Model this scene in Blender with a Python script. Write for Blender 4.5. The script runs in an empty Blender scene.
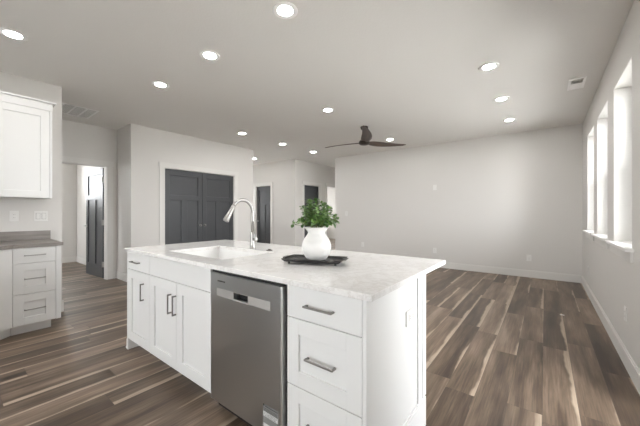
import bpy, bmesh, math, random
from mathutils import Vector, Matrix
random.seed(7)
S = bpy.context.scene
COL = S.collection
PI = math.pi

# ------------------------------------------------------------------ camera, world, exposure
HC = 1.21
YAW = 37.616
cam_d = bpy.data.cameras.new('camera')
cam_d.sensor_width = 36.0
cam_d.lens = 292.0 / 640.0 * 36.0
cam_d.clip_start = 0.05
cam = bpy.data.objects.new('camera', cam_d)
COL.objects.link(cam)
cam.location = (0, 0, HC)
cam.rotation_euler = (PI / 2, 0, math.radians(YAW))
S.camera = cam

WORLD_STRENGTH = 5.5
LAMP_STRENGTH = 54.0
w = bpy.data.worlds.new('daylight')
S.world = w
w.use_nodes = True
bg = w.node_tree.nodes['Background']
bg.inputs[0].default_value = (0.955, 0.98, 1.0, 1)
bg.inputs[1].default_value = WORLD_STRENGTH

S.view_settings.view_transform = 'Standard'
S.view_settings.look = 'None'
S.view_settings.gamma = 1.0
S.view_settings.use_curve_mapping = False
S.view_settings.exposure = 1.66
S.cycles.use_denoising = True
S.cycles.max_bounces = 14
S.cycles.diffuse_bounces = 10
S.cycles.glossy_bounces = 6
S.cycles.transparent_max_bounces = 16
S.cycles.sample_clamp_indirect = 8.0


def portal(loc, rot, sx, sy):
    d = bpy.data.lights.new('window_daylight', 'AREA')
    d.shape = 'RECTANGLE'
    d.size, d.size_y = sx, sy
    d.cycles.is_portal = True
    o = bpy.data.objects.new('window_daylight', d)
    o.location = loc
    o.rotation_euler = rot
    COL.objects.link(o)


XR = 0.513          # inner face of the right wall
XO = 0.70           # its outer face
WINS = [(3.139, 3.88), (4.20, 4.986), (5.262, 6.02)]
WZ0, WZ1 = 0.93, 2.38
for a, b in WINS:
    portal((XO + .02, (a + b) / 2, (WZ0 + WZ1) / 2), (0, PI / 2, 0), WZ1 - WZ0, b - a)
SLID = (1.86, 2.75, 0.02, 2.12)
portal((XO + .02, (SLID[0] + SLID[1]) / 2, (SLID[2] + SLID[3]) / 2), (0, PI / 2, 0), SLID[3] - SLID[2], SLID[1] - SLID[0])
XL_ = -9.40
YB = -2.6           # wall behind the camera
RWIN = (-0.85, 0.3, 0.75, 2.15)  # these openings are unseen, added for daylight
RWIN4 = (-3.4, -2.4, 0.55, 2.15)
RWIN2 = (-5.7, -5.0, 0.9, 2.1)
RWIN3 = (-8.9, -6.9, 0.8, 2.3)
PWIN = (-5.55, -4.75, 0.3, 2.3)
HWIN = (4.9, 5.9, 0.8, 2.3)
portal(((RWIN[0] + RWIN[1]) / 2, YB - .14, (RWIN[2] + RWIN[3]) / 2), (PI / 2, 0, 0), RWIN[1] - RWIN[0], RWIN[3] - RWIN[2])
for q in (RWIN2, RWIN3, RWIN4):
    portal(((q[0] + q[1]) / 2, YB - .14, (q[2] + q[3]) / 2), (PI / 2, 0, 0), q[1] - q[0], q[3] - q[2])
portal(((PWIN[0] + PWIN[1]) / 2, 11.43, 1.3), (-PI / 2, 0, 0), .8, 2.0)
portal((XL_ - .02, 5.4, 1.55), (0, -PI / 2, 0), 1.5, 1.0)


portal((XL_ - .02, .925, 2.025), (0, -PI / 2, 0), .95, 1.55)
portal((XL_ - .02, 9.6, 1.6), (0, -PI / 2, 0), 1.6, 2.0)
portal((-6.6, 11.43, 1.6), (-PI / 2, 0, 0), 1.5, 1.4)


# ------------------------------------------------------------------ materials
def mat(name, color=(0.8, 0.8, 0.8), rough=0.5, metal=0.0, spec=0.5):
    m = bpy.data.materials.new(name)
    m.use_nodes = True
    p = m.node_tree.nodes['Principled BSDF']
    p.inputs['Base Color'].default_value = (*color, 1)
    p.inputs['Roughness'].default_value = rough
    p.inputs['Metallic'].default_value = metal
    p.inputs['Specular IOR Level'].default_value = spec
    return m


class NT:
    def __init__(s, m):
        s.t = m.node_tree
        s.p = s.t.nodes['Principled BSDF']

    def n(s, kind, **kw):
        nd = s.t.nodes.new(kind)
        for k, v in kw.items():
            setattr(nd, k, v)
        return nd

    def l(s, a, b):
        s.t.links.new(a, b)

    def math(s, op, a, b=None, c=None):
        nd = s.n('ShaderNodeMath', operation=op)
        for i, v in enumerate((a, b, c)):
            if v is None:
                continue
            if isinstance(v, (int, float)):
                nd.inputs[i].default_value = v
            else:
                s.l(v, nd.inputs[i])
        return nd.outputs[0]

    def ramp(s, fac, stops):
        nd = s.n('ShaderNodeValToRGB')
        e = nd.color_ramp.elements
        while len(e) < len(stops):
            e.new(0.5)
        for i, (p, c) in enumerate(stops):
            e[i].position = p
            e[i].color = (*c, 1)
        s.l(fac, nd.inputs[0])
        return nd.outputs[0]

    def mix(s, fac, a, b, mode='MIX'):
        nd = s.n('ShaderNodeMix', data_type='RGBA', blend_type=mode)
        for i, v in ((0, fac), (6, a), (7, b)):
            if isinstance(v, (int, float)):
                nd.inputs[i].default_value = v
            elif isinstance(v, tuple):
                nd.inputs[i].default_value = (*v, 1)
            else:
                s.l(v, nd.inputs[i])
        return nd.outputs[2]

    def noise(s, vec, scale, detail=3, rough=0.5):
        nd = s.n('ShaderNodeTexNoise')
        nd.inputs['Scale'].default_value = scale
        nd.inputs['Detail'].default_value = detail
        nd.inputs['Roughness'].default_value = rough
        if vec is not None:
            s.l(vec, nd.inputs['Vector'])
        return nd

    def pos(s):
        return s.n('ShaderNodeNewGeometry').outputs['Position']

    def bump(s, h, strength, dist):
        nd = s.n('ShaderNodeBump')
        nd.inputs['Strength'].default_value = strength
        nd.inputs['Distance'].default_value = dist
        s.l(h, nd.inputs['Height'])
        s.l(nd.outputs[0], s.p.inputs['Normal'])


def paint(name, color, rough, bscale=220, bstr=0.15, dist=0.0008):
    m = mat(name, color, rough, spec=0.35)
    k = NT(m)
    nz = k.noise(k.pos(), bscale, 2)
    k.bump(nz.outputs[0], bstr, dist)
    return m


M = {}
M['wall'] = paint('wall_paint', (0.64, 0.622, 0.598), 0.55)
M['ceiling'] = paint('ceiling_paint', (0.735, 0.718, 0.695), 0.7, 60, 0.35, 0.003)
M['trim'] = mat('trim_paint', (0.67, 0.655, 0.63), 0.4)
M['sillwhite'] = mat('sill_paint', (0.80, 0.79, 0.77), 0.4)
M['cab'] = mat('cabinet_white', (0.76, 0.76, 0.75), 0.38)
M['door'] = mat('door_charcoal', (0.050, 0.052, 0.056), 0.38, spec=0.42)
M['nickel'] = mat('brushed_nickel', (0.27, 0.26, 0.245), 0.36, 1.0)
M['chrome'] = mat('satin_nickel', (0.38, 0.37, 0.355), 0.30, 1.0)
M['black'] = mat('pocket_gap_black', (0.012, 0.012, 0.012), 0.4)
M['pull'] = mat('satin_chrome', (0.42, 0.41, 0.40), 0.38, 1.0)
M['plate'] = mat('plate_white', (0.73, 0.72, 0.70), 0.35)
M['slot'] = mat('slot_dark', (0.20, 0.19, 0.18), 0.5)
M['porcelain'] = mat('sink_white', (0.86, 0.86, 0.85), 0.12)
M['metal_white'] = mat('white_enamel', (0.88, 0.87, 0.86), 0.4)
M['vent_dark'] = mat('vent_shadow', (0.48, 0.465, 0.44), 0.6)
M['tray'] = mat('tray_black', (0.022, 0.021, 0.020), 0.45)
M['stem'] = mat('stem_green', (0.14, 0.17, 0.06), 0.6)
M['spot_white'] = mat('spot_white', (0.8, 0.8, 0.78), 0.6)
M['ink'] = mat('ink', (0.03, 0.03, 0.03), 0.5)
M['ground'] = mat('ground', (0.66, 0.65, 0.62), 0.9)  # pale tone chosen to throw daylight up onto the ceiling
M['frame_dark'] = mat('appliance_dark', (0.03, 0.03, 0.032), 0.4)

# matte ceramic
M['ceramic'] = mat('ceramic_white', (0.83, 0.82, 0.80), 0.45)
k = NT(M['ceramic'])
k.bump(k.noise(k.pos(), 35, 3).outputs[0], 0.12, 0.004)

# lamp lens
m = bpy.data.materials.new('lamp_lens')
m.use_nodes = True
p = m.node_tree.nodes['Principled BSDF']
p.inputs['Base Color'].default_value = (0.9, 0.9, 0.9, 1)
p.inputs['Emission Color'].default_value = (1.0, 0.985, 0.96, 1)
p.inputs['Emission Strength'].default_value = LAMP_STRENGTH
M['lens'] = m

# window glass: a thin clear pane (transparent with a faint mirror layer)
m = bpy.data.materials.new('window_glass')
m.use_nodes = True
t = m.node_tree
t.nodes.remove(t.nodes['Principled BSDF'])
out = t.nodes['Material Output']
tr = t.nodes.new('ShaderNodeBsdfTransparent')
gl = t.nodes.new('ShaderNodeBsdfGlossy')
gl.inputs['Roughness'].default_value = 0.02
fr = t.nodes.new('ShaderNodeFresnel')
fr.inputs[0].default_value = 1.3
mx = t.nodes.new('ShaderNodeMixShader')
t.links.new(fr.outputs[0], mx.inputs[0])
t.links.new(tr.outputs[0], mx.inputs[1])
t.links.new(gl.outputs[0], mx.inputs[2])
t.links.new(mx.outputs[0], out.inputs[0])
M['glass'] = m

# leaves
M['leaf'] = mat('leaf_green', (0.10, 0.2, 0.04), 0.42)
k = NT(M['leaf'])
g = k.n('ShaderNodeNewGeometry')
k.l(k.ramp(g.outputs['Random Per Island'], [(0.0, (0.045, 0.12, 0.035)), (0.45, (0.12, 0.235, 0.06)),
                                            (0.8, (0.19, 0.33, 0.08)), (1.0, (0.28, 0.39, 0.19))]), k.p.inputs['Base Color'])

# stainless steel, brushed up and down
M['steel'] = mat('stainless_steel', (0.58, 0.605, 0.625), 0.3, 1.0)
k = NT(M['steel'])
mp = k.n('ShaderNodeMapping')
mp.inputs['Scale'].default_value = (260, 260, 1.2)
k.l(k.pos(), mp.inputs[0])
nz = k.noise(mp.outputs[0], 1.0, 2)
k.l(k.math('MULTIPLY_ADD', nz.outputs[0], 0.012, 0.29), k.p.inputs['Roughness'])
M['steel_light'] = mat('stainless_trim', (0.80, 0.80, 0.79), 0.4, 1.0)

# quartz island top: pale with soft grey-beige veins
M['quartz'] = mat('white_quartz', (0.74, 0.72, 0.69), 0.14)
k = NT(M['quartz'])
ps = k.pos()
wn = k.noise(ps, 3.0, 5, 0.6)
wv = k.n('ShaderNodeVectorMath', operation='MULTIPLY_ADD')
k.l(wn.outputs['Color'], wv.inputs[0])
wv.inputs[1].default_value = (0.5, 0.5, 0.5)
k.l(ps, wv.inputs[2])
v1 = k.noise(wv.outputs[0], 5.0, 6, 0.65)
vein = k.math('ABSOLUTE', k.math('SUBTRACT', v1.outputs[0], 0.5))
base = k.ramp(vein, [(0.0, (0.71, 0.69, 0.665)), (0.02, (0.79, 0.775, 0.76)), (0.06, (0.83, 0.82, 0.805)), (0.3, (0.85, 0.842, 0.83))])
spk = k.noise(ps, 90.0, 3, 0.7)
k.l(k.mix(0.05, base, k.ramp(spk.outputs[0], [(0.32, (0.55, 0.53, 0.51)), (0.5, (0.82, 0.805, 0.79))])), k.p.inputs['Base Color'])

# grey-brown laminate on the wall run
M['laminate'] = mat('grey_laminate', (0.25, 0.225, 0.205), 0.35)
k = NT(M['laminate'])
mp = k.n('ShaderNodeMapping')
mp.inputs['Scale'].default_value = (14, 1.5, 14)
k.l(k.pos(), mp.inputs[0])
nz = k.noise(mp.outputs[0], 3, 4)
k.l(k.ramp(nz.outputs[0], [(0.3, (0.195, 0.175, 0.16)), (0.7, (0.285, 0.258, 0.238))]), k.p.inputs['Base Color'])

# walnut fan blades
M['walnut'] = mat('dark_walnut', (0.06, 0.033, 0.02), 0.38)
k = NT(M['walnut'])
tc = k.n('ShaderNodeTexCoord')
mp = k.n('ShaderNodeMapping')
mp.inputs['Scale'].default_value = (3, 45, 45)
k.l(tc.outputs['Object'], mp.inputs[0])
nz = k.noise(mp.outputs[0], 1.2, 4)
k.l(k.ramp(nz.outputs[0], [(0.3, (0.035, 0.018, 0.011)), (0.7, (0.095, 0.052, 0.030))]), k.p.inputs['Base Color'])
M['bronze'] = mat('dark_bronze', (0.03, 0.022, 0.018), 0.4, 0.3)

# plank floor, boards along Y, pale sapwood streaks along board edges
PW, PL, PX0 = 0.178, 1.22, -0.0134
M['floor'] = mat('plank_floor', (0.2, 0.16, 0.13), 0.36, spec=0.4)
k = NT(M['floor'])
sp = k.n('ShaderNodeSeparateXYZ')
k.l(k.pos(), sp.inputs[0])
X, Y = sp.outputs[0], sp.outputs[1]
u = k.math('DIVIDE', k.math('SUBTRACT', X, PX0), PW)
iu = k.math('FLOOR', u)
fu = k.math('SUBTRACT', u, iu)
wn1 = k.n('ShaderNodeTexWhiteNoise', noise_dimensions='1D')
k.l(iu, wn1.inputs['W'])
v = k.math('ADD', k.math('DIVIDE', Y, PL), k.math('MULTIPLY', wn1.outputs['Value'], 7.31))
iv = k.math('FLOOR', v)
fv = k.math('SUBTRACT', v, iv)
cb = k.n('ShaderNodeCombineXYZ')
k.l(iu, cb.inputs[0])
k.l(iv, cb.inputs[1])
wn2 = k.n('ShaderNodeTexWhiteNoise', noise_dimensions='3D')
k.l(cb.outputs[0], wn2.inputs['Vector'])
sc2 = k.n('ShaderNodeSeparateColor')
k.l(wn2.outputs['Color'], sc2.inputs[0])
r1, r2, r3 = sc2.outputs[0], sc2.outputs[1], sc2.outputs[2]
# grain coordinates, shifted for each board
gx = k.math('ADD', X, k.math('MULTIPLY', r1, 31.0))
gy = k.math('ADD', Y, k.math('MULTIPLY', r2, 47.0))
gc = k.n('ShaderNodeCombineXYZ')
k.l(k.math('MULTIPLY', gx, 16.0), gc.inputs[0])
k.l(k.math('MULTIPLY', gy, 1.3), gc.inputs[1])
n1 = k.noise(gc.outputs[0], 1.0, 5, 0.6)
gc2 = k.n('ShaderNodeCombineXYZ')
k.l(k.math('MULTIPLY', gx, 90.0), gc2.inputs[0])
k.l(k.math('MULTIPLY', gy, 3.0), gc2.inputs[1])
n2 = k.noise(gc2.outputs[0], 1.0, 3, 0.6)
tone = k.math('ADD', k.math('MULTIPLY', r3, 0.42), k.math('MULTIPLY', n1.outputs[0], 0.62))
tone = k.math('ADD', tone, k.math('MULTIPLY', k.math('SUBTRACT', n2.outputs[0], 0.5), 0.55))
gl_ = k.n('ShaderNodeCombineXYZ')
k.l(k.math('MULTIPLY', gx, 7.5), gl_.inputs[0])
k.l(k.math('MULTIPLY', gy, 0.9), gl_.inputs[1])
n4 = k.noise(gl_.outputs[0], 1.0, 2, 0.5)
tone = k.math('ADD', tone, k.math('MULTIPLY', k.math('SUBTRACT', n4.outputs[0], 0.5), 0.95))
wood = k.ramp(tone, [(0.18, (0.034, 0.022, 0.015)), (0.42, (0.086, 0.058, 0.039)), (0.64, (0.165, 0.118, 0.083)), (0.92, (0.30, 0.224, 0.166))])
# sapwood: a wandering pale band at the +u edge of about half of the boards
gc3 = k.n('ShaderNodeCombineXYZ')
k.l(k.math('MULTIPLY', r2, 19.0), gc3.inputs[0])
k.l(k.math('MULTIPLY', gy, 1.6), gc3.inputs[1])
n3 = k.noise(gc3.outputs[0], 1.0, 3, 0.55)
edge = k.math('SUBTRACT', 1.0, fu)
width = k.math('MULTIPLY_ADD', n3.outputs[0], 0.60, k.math('MULTIPLY_ADD', r1, 0.34, -0.42))
d = k.math('SUBTRACT', width, edge)
sm = k.n('ShaderNodeMapRange', interpolation_type='SMOOTHSTEP')
k.l(d, sm.inputs[0])
sm.inputs[1].default_value = -0.06
sm.inputs[2].default_value = 0.05
sap = k.ramp(n2.outputs[0], [(0.3, (0.31, 0.24, 0.175)), (0.7, (0.45, 0.36, 0.275))])
colr = k.mix(sm.outputs[0], wood, sap)
# thin dark joints
j1 = k.math('LESS_THAN', k.math('MINIMUM', fu, k.math('SUBTRACT', 1.0, fu)), 0.009)
j2 = k.math('LESS_THAN', k.math('MINIMUM', fv, k.math('SUBTRACT', 1.0, fv)), 0.0014)
jj = k.math('MULTIPLY', k.math('MAXIMUM', j1, j2), 0.55)
k.l(k.mix(jj, colr, (0.05, 0.038, 0.03)), k.p.inputs['Base Color'])
k.l(k.math('MULTIPLY_ADD', n2.outputs[0], 0.14, 0.30), k.p.inputs['Roughness'])
k.bump(k.math('SUBTRACT', n2.outputs[0], k.math('MULTIPLY', jj, 2.0)), 0.12, 0.0015)


# ------------------------------------------------------------------ mesh helpers
class MB:
    """collects shapes into one mesh; off is taken away from every point"""
    def __init__(s, off=(0, 0, 0)):
        s.bm = bmesh.new()
        s.off = Vector(off)
        s.mi = 0

    def poly(s, verts, faces, smooth=False):
        vs = [s.bm.verts.new(Vector(v) - s.off) for v in verts]
        fs = []
        for f in faces:
            try:
                fc = s.bm.faces.new([vs[i] for i in f])
            except ValueError:
                continue
            fc.smooth = smooth
            fc.material_index = s.mi
            fs.append(fc)
        return vs, fs

    def frame_box(s, o, u, n, du, dn, dz, bev=0.0):
        """box in the frame origin o, width axis u, normal axis n, up axis z"""
        o, u, n = Vector(o), Vector(u).normalized(), Vector(n).normalized()
        z = Vector((0, 0, 1))
        vs = []
        for a in du:
            for b in dn:
                for c in dz:
                    vs.append(o + u * a + n * b + z * c)
        fc = [(0, 1, 3, 2), (4, 6, 7, 5), (0, 4, 5, 1), (2, 3, 7, 6), (0, 2, 6, 4), (1, 5, 7, 3)]
        v, f = s.poly(vs, fc)
        if bev > 0:
            es = list({e for x in f for e in x.edges})
            r = bmesh.ops.bevel(s.bm, geom=es, offset=bev, segments=2, affect='EDGES', profile=0.5)
            for x in r['faces']:
                x.material_index = s.mi
        return s

    def box(s, a, b, bev=0.0):
        return s.frame_box((0, 0, 0), (1, 0, 0), (0, 1, 0), (min(a[0], b[0]), max(a[0], b[0])),
                           (min(a[1], b[1]), max(a[1], b[1])), (min(a[2], b[2]), max(a[2], b[2])), bev)

    def lathe(s, c, prof, seg=32, axis='Z', cap=True):
        c = Vector(c)
        vs = []
        for r, h in prof:
            for i in range(seg):
                a = 2 * PI * i / seg
                x, y = r * math.cos(a), r * math.sin(a)
                p = {'Z': (x, y, h), 'X': (h, x, y), 'Y': (y, h, x)}[axis]
                vs.append(c + Vector(p))
        fs = []
        for j in range(len(prof) - 1):
            for i in range(seg):
                k2 = (i + 1) % seg
                fs.append((j * seg + i, j * seg + k2, (j + 1) * seg + k2, (j + 1) * seg + i))
        v, f = s.poly(vs, fs, True)
        if cap:
            for ring in (v[:seg][::-1], v[-seg:]):
                try:
                    fc = s.bm.faces.new(ring)
                    fc.material_index = s.mi
                except ValueError:
                    pass
        return s

    def tube(s, pts, rad, seg=14):
        pts = [Vector(p) for p in pts]
        if not isinstance(rad, (list, tuple)):
            rad = [rad] * len(pts)
        up = Vector((0.123, 0.31, 0.94)).normalized()
        rings = []
        N = None
        for i, p in enumerate(pts):
            t = (pts[min(i + 1, len(pts) - 1)] - pts[max(i - 1, 0)]).normalized()
            if N is None:
                N = t.cross(up)
                if N.length < 1e-3:
                    N = t.cross(Vector((1, 0, 0)))
            N = (N - t * N.dot(t)).normalized()
            B = t.cross(N)
            rings.append([p + (N * math.cos(2 * PI * q / seg) + B * math.sin(2 * PI * q / seg)) * rad[i] for q in range(seg)])
        vs = [v for r in rings for v in r]
        fs = []
        for j in range(len(rings) - 1):
            for i in range(seg):
                k2 = (i + 1) % seg
                fs.append((j * seg + i, j * seg + k2, (j + 1) * seg + k2, (j + 1) * seg + i))
        v, f = s.poly(vs, fs, True)
        for ring in (v[:seg][::-1], v[-seg:]):
            fc = s.bm.faces.new(ring)
            fc.material_index = s.mi
        return s

    def prism(s, pts2, z0, z1, bev=0.0):
        n = len(pts2)
        vs = [(x, y, z0) for x, y in pts2] + [(x, y, z1) for x, y in pts2]
        fs = [tuple(range(n))[::-1], tuple(range(n, 2 * n))] + [(i, (i + 1) % n, n + (i + 1) % n, n + i) for i in range(n)]
        v, f = s.poly(vs, fs)
        if bev > 0:
            es = list({e for x in f for e in x.edges})
            bmesh.ops.bevel(s.bm, geom=es, offset=bev, segments=2, affect='EDGES', profile=0.5)
        return s

    def build(s, name, m, parent=None, loc=None):
        bmesh.ops.recalc_face_normals(s.bm, faces=s.bm.faces)
        me = bpy.data.meshes.new(name)
        s.bm.to_mesh(me)
        s.bm.free()
        for x in (m if isinstance(m, (list, tuple)) else [m]):
            me.materials.append(x)
        o = bpy.data.objects.new(name, me)
        COL.objects.link(o)
        if parent is not None:
            o.parent = parent
        if loc is not None:
            o.location = loc
        return o


def tag(o, label, cat, group=None):
    o['label'] = label
    o['category'] = cat
    if group:
        o['group'] = group
    return o


def thing(name, label, cat, loc=(0, 0, 0), rotz=0, group=None):
    o = bpy.data.objects.new(name, None)
    o.empty_display_size = 0.1
    COL.objects.link(o)
    o.location = loc
    o.rotation_euler = (0, 0, rotz)
    return tag(o, label, cat, group)


def struct(name, mb, m, label=None, cat=None, parent=None):
    o = mb.build(name, m, parent)
    if parent is None:
        o['kind'] = 'structure'
        if label:
            o['label'] = label
            o['category'] = cat or name.split('_')[0]
    return o


def dup(root, loc, label=None):
    r = root.copy()
    COL.objects.link(r)
    r.location = loc
    if label:
        r['label'] = label
    for ch in list(root.children):
        c = ch.copy()
        COL.objects.link(c)
        c.parent = r
        for gch in list(ch.children):
            d2 = gch.copy()
            COL.objects.link(d2)
            d2.parent = c
    return r


# ------------------------------------------------------------------ the shell
H = 2.757
XL, YF = -9.40, 11.4
struct('floor', MB().box((XL, YB - .12, -0.12), (XO, YF, 0)), M['floor'], 'dark brown plank floor with pale streaks', 'floor')
struct('ceiling', MB().box((XL, YB - .12, H), (XO, YF, H + 0.12)), M['ceiling'], 'greige painted ceiling with round recessed lights', 'ceiling')
struct('ground', MB().box((-40, -40, -0.5), (60, 60, -0.30)), M['ground'], 'unseen ground outside the house, paled to bounce daylight indoors', 'ground')


def wall_x(mb, x0, x1, y0, y1, holes=()):
    """wall slab with its faces at x0/x1 running along y; holes = (ya, yb, za, zb)"""
    cur = y0
    for a, b, c, d in sorted(holes):
        if a > cur:
            mb.box((x0, cur, 0), (x1, a, H))
        if c > 0:
            mb.box((x0, a, 0), (x1, b, c))
        if d < H:
            mb.box((x0, a, d), (x1, b, H))
        cur = b
    if cur < y1:
        mb.box((x0, cur, 0), (x1, y1, H))
    return mb


def wall_y(mb, y0, y1, x0, x1, holes=()):
    cur = x0
    for a, b, c, d in sorted(holes):
        if a > cur:
            mb.box((cur, y0, 0), (a, y1, H))
        if c > 0:
            mb.box((a, y0, 0), (b, y1, c))
        if d < H:
            mb.box((a, y0, d), (b, y1, H))
        cur = b
    if cur < x1:
        mb.box((cur, y0, 0), (x1, y1, H))
    return mb


YK = 6.758   # far wall of the living area
struct('wall_right', wall_x(MB(), XR, XO, YB - .12, YK + .12, [(a, b, WZ0, WZ1) for a, b in WINS] + [SLID]), M['wall'],
       'long greige wall with three tall windows on the right', 'wall')
struct('wall_back', MB().box((-4.665, YK, 0), (XR, YK + .12, H)), M['wall'], 'blank greige far wall behind the ceiling fan', 'wall')
struct('wall_rear', wall_y(MB(), YB - .12, YB, XL, XR, [RWIN3, RWIN2, RWIN, RWIN4]), M['wall'])
struct('wall_kitchen', MB().box((-4.82, YB, 0), (-4.70, 0.907, H)), M['wall'], 'greige kitchen wall holding the white wall cabinet', 'wall')
DH = 2.06
XD = -6.31
struct('wall_hall', wall_x(MB(), XD - .12, XD, YB, 2.0, [(1.03, 1.842, 0, DH)]), M['wall'],
       'greige wall around the open doorway at the left', 'wall')
struct('wall_recess', MB().box((-9.25, 2.07, 0), (XD - .12, 2.12, H)).box((XD - .12, 2.0, 0), (-5.66, 2.12, H)), M['wall'])
P0, P1 = 2.556, 4.112
struct('wall_pantry', wall_x(MB(), -5.78, -5.66, 2.12, 4.664, [(P0, P1, 0, DH + .005)]), M['wall'],
       'greige wall around the dark double doors', 'wall')
struct('wall_pantry_side', MB().box((XL + .12, 4.544, 0), (-5.78, 4.664, H)), M['wall'])
struct('wall_pantry_inside', MB().box((-6.6, 2.12, 0), (-6.5, 4.544, H)), M['wall'])
YH = 6.166
XC = -5.652
struct('wall_hall_end', wall_y(MB(), YH, YH + .12, XL + .12, XC, [(-7.345, -6.655, 0, DH)]), M['wall'],
       'greige wall behind the faucet with a dark door', 'wall')
struct('wall_passage', wall_x(MB(), XC - .12, XC, YH + .12, YF - .12, [(6.56, 7.31, 0, DH), (7.70, 8.55, 0, DH + .03)]), M['wall'],
       'greige passage wall behind the vase', 'wall')
struct('wall_passage_right', MB().box((-4.665, YK + .12, 0), (-4.545, YF - .12, H)), M['wall'])
struct('wall_far_left', wall_x(MB(), XL, XL + .12, YB, YF - .12, [(0.15, 1.70, 1.55, 2.5), HWIN, (8.6, 10.6, 0.8, 2.4)]), M['wall'])
struct('wall_far_end', wall_y(MB(), YF - .12, YF, XL, XO, [(-7.3, -5.9, 0.85, 2.35), PWIN]), M['wall'])
struct('wall_room_divider', MB().box((XL + .12, 7.40, 0), (XC - .12, 7.50, H)), M['wall'])


def base_run(name, segs, h=0.132, t=0.015):
    """segs: (ax, value, from, to, dir) skirting against a wall face"""
    mb = MB()
    for ax, v, a, b, sgn in segs:
        if ax == 'x':
            mb.box((v, a, 0), (v + sgn * t, b, h - .012), 0.0)
            mb.box((v, a, h - .012), (v + sgn * t * .6, b, h), 0.0)
        else:
            mb.box((a, v, 0), (b, v + sgn * t, h - .012), 0.0)
            mb.box((a, v, h - .012), (b, v + sgn * t * .6, h), 0.0)
    return struct(name, mb, M['trim'])


base_run('baseboard_right', [('x', XR, 2.8, YK, -1)])
base_run('baseboard_back', [('y', YK, -4.665, XR - .015, -1)])
base_run('baseboard_pantry', [('x', -5.66, 2.0, P0 - .1, 1), ('x', -5.66, P1 + .1, 4.664, 1)])
base_run('baseboard_recess', [('y', 2.0, XD + .015, -5.66, -1), ('x', XD, 1.945, 2.0, 1)])
base_run('baseboard_kitchen', [('y', 0.907, -4.82, -4.70, 1), ('x', -4.70, 0.80, 0.922, 1)])
base_run('baseboard_left', [('x', XL + .12 + .03, YB, 2.07, 1), ('y', 2.07, -9.25, XD - .12, -1)])
base_run('baseboard_hall', [('y', YH, XL + .12, -7.45, -1), ('y', YH, -6.55, XC, -1)])
base_run('baseboard_passage', [('x', XC, YH, 6.46, 1), ('x', XC, 7.41, 7.60, 1), ('x', -4.665, YK, YF - .12, -1)])


# door casings ------------------------------------------------------
def casing(name, axis, v, sgn, a, b, top, wd=0.092, t=0.018, jamb=0.12):
    mb = MB()
    def bx(lo, hi, z0, z1, d0, d1):
        if axis == 'x':
            mb.box((v + sgn * d0, lo, z0), (v + sgn * d1, hi, z1), 0.0)
        else:
            mb.box((lo, v + sgn * d0, z0), (hi, v + sgn * d1, z1), 0.0)
    bx(a - wd, a, 0, top, 0, t)
    bx(b, b + wd, 0, top, 0, t)
    bx(a - wd - .008, b + wd + .008, top, top + wd, 0, t + .006)
    # jamb lining
    bx(a, a + .012, 0, top, -jamb, 0.004)
    bx(b - .012, b, 0, top, -jamb, 0.004)
    bx(a + .012, b - .012, top - .012, top, -jamb, 0.004)
    # door stop
    bx(a + .012, a + .024, 0, top - .012, -jamb * .55, -jamb * .38)
    bx(b - .024, b - .012, 0, top - .012, -jamb * .55, -jamb * .38)
    return struct(name, mb, M['trim'])


casing('trim_1', 'x', XD, 1, 1.03, 1.842, DH)
casing('trim_2', 'x', -5.66, 1, P0, P1, DH + .005)
casing('trim_3', 'y', YH, -1, -7.345, -6.655, DH)
casing('trim_4', 'x', XC, 1, 6.56, 7.31, DH)
casing('trim_5', 'x', XC, 1, 7.70, 8.55, DH + .03)


# doors ---------------------------------------------------------------
def door_leaf(mb, o, u, n, wd, h, th=0.038, st=0.095):
    """three-panel leaf: one wide panel over two tall ones; n points at the viewer"""
    r = 0.014
    mb.frame_box(o, u, n, (0.02, wd - .02), (-th + r, -r), (0.02, h - .02))
    for n0, n1 in ((-r - .001, 0), (-th, -th + r + .001)):
        b = 0.005
        mb.frame_box(o, u, n, (0, st), (n0, n1), (0, h), b)
        mb.frame_box(o, u, n, (wd - st, wd), (n0, n1), (0, h), b)
        mb.frame_box(o, u, n, (st - .004, wd - st + .004), (n0, n1), (h - .115, h), b)
        mb.frame_box(o, u, n, (st - .004, wd - st + .004), (n0, n1), (1.445, 1.545), b)
        mb.frame_box(o, u, n, (st - .004, wd - st + .004), (n0, n1), (0, 0.235), b)
        mb.frame_box(o, u, n, (wd / 2 - .065, wd / 2 + .065), (n0, n1), (0.231, 1.449), b)
    mb.frame_box(o, u, n, (0, .03), (-th + .002, -.002), (0.001, h - .001))
    mb.frame_box(o, u, n, (wd - .03, wd), (-th + .002, -.002), (0.001, h - .001))
    mb.frame_box(o, u, n, (0.03, wd - .03), (-th + .002, -.002), (h - .03, h - .001))
    return mb


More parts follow.
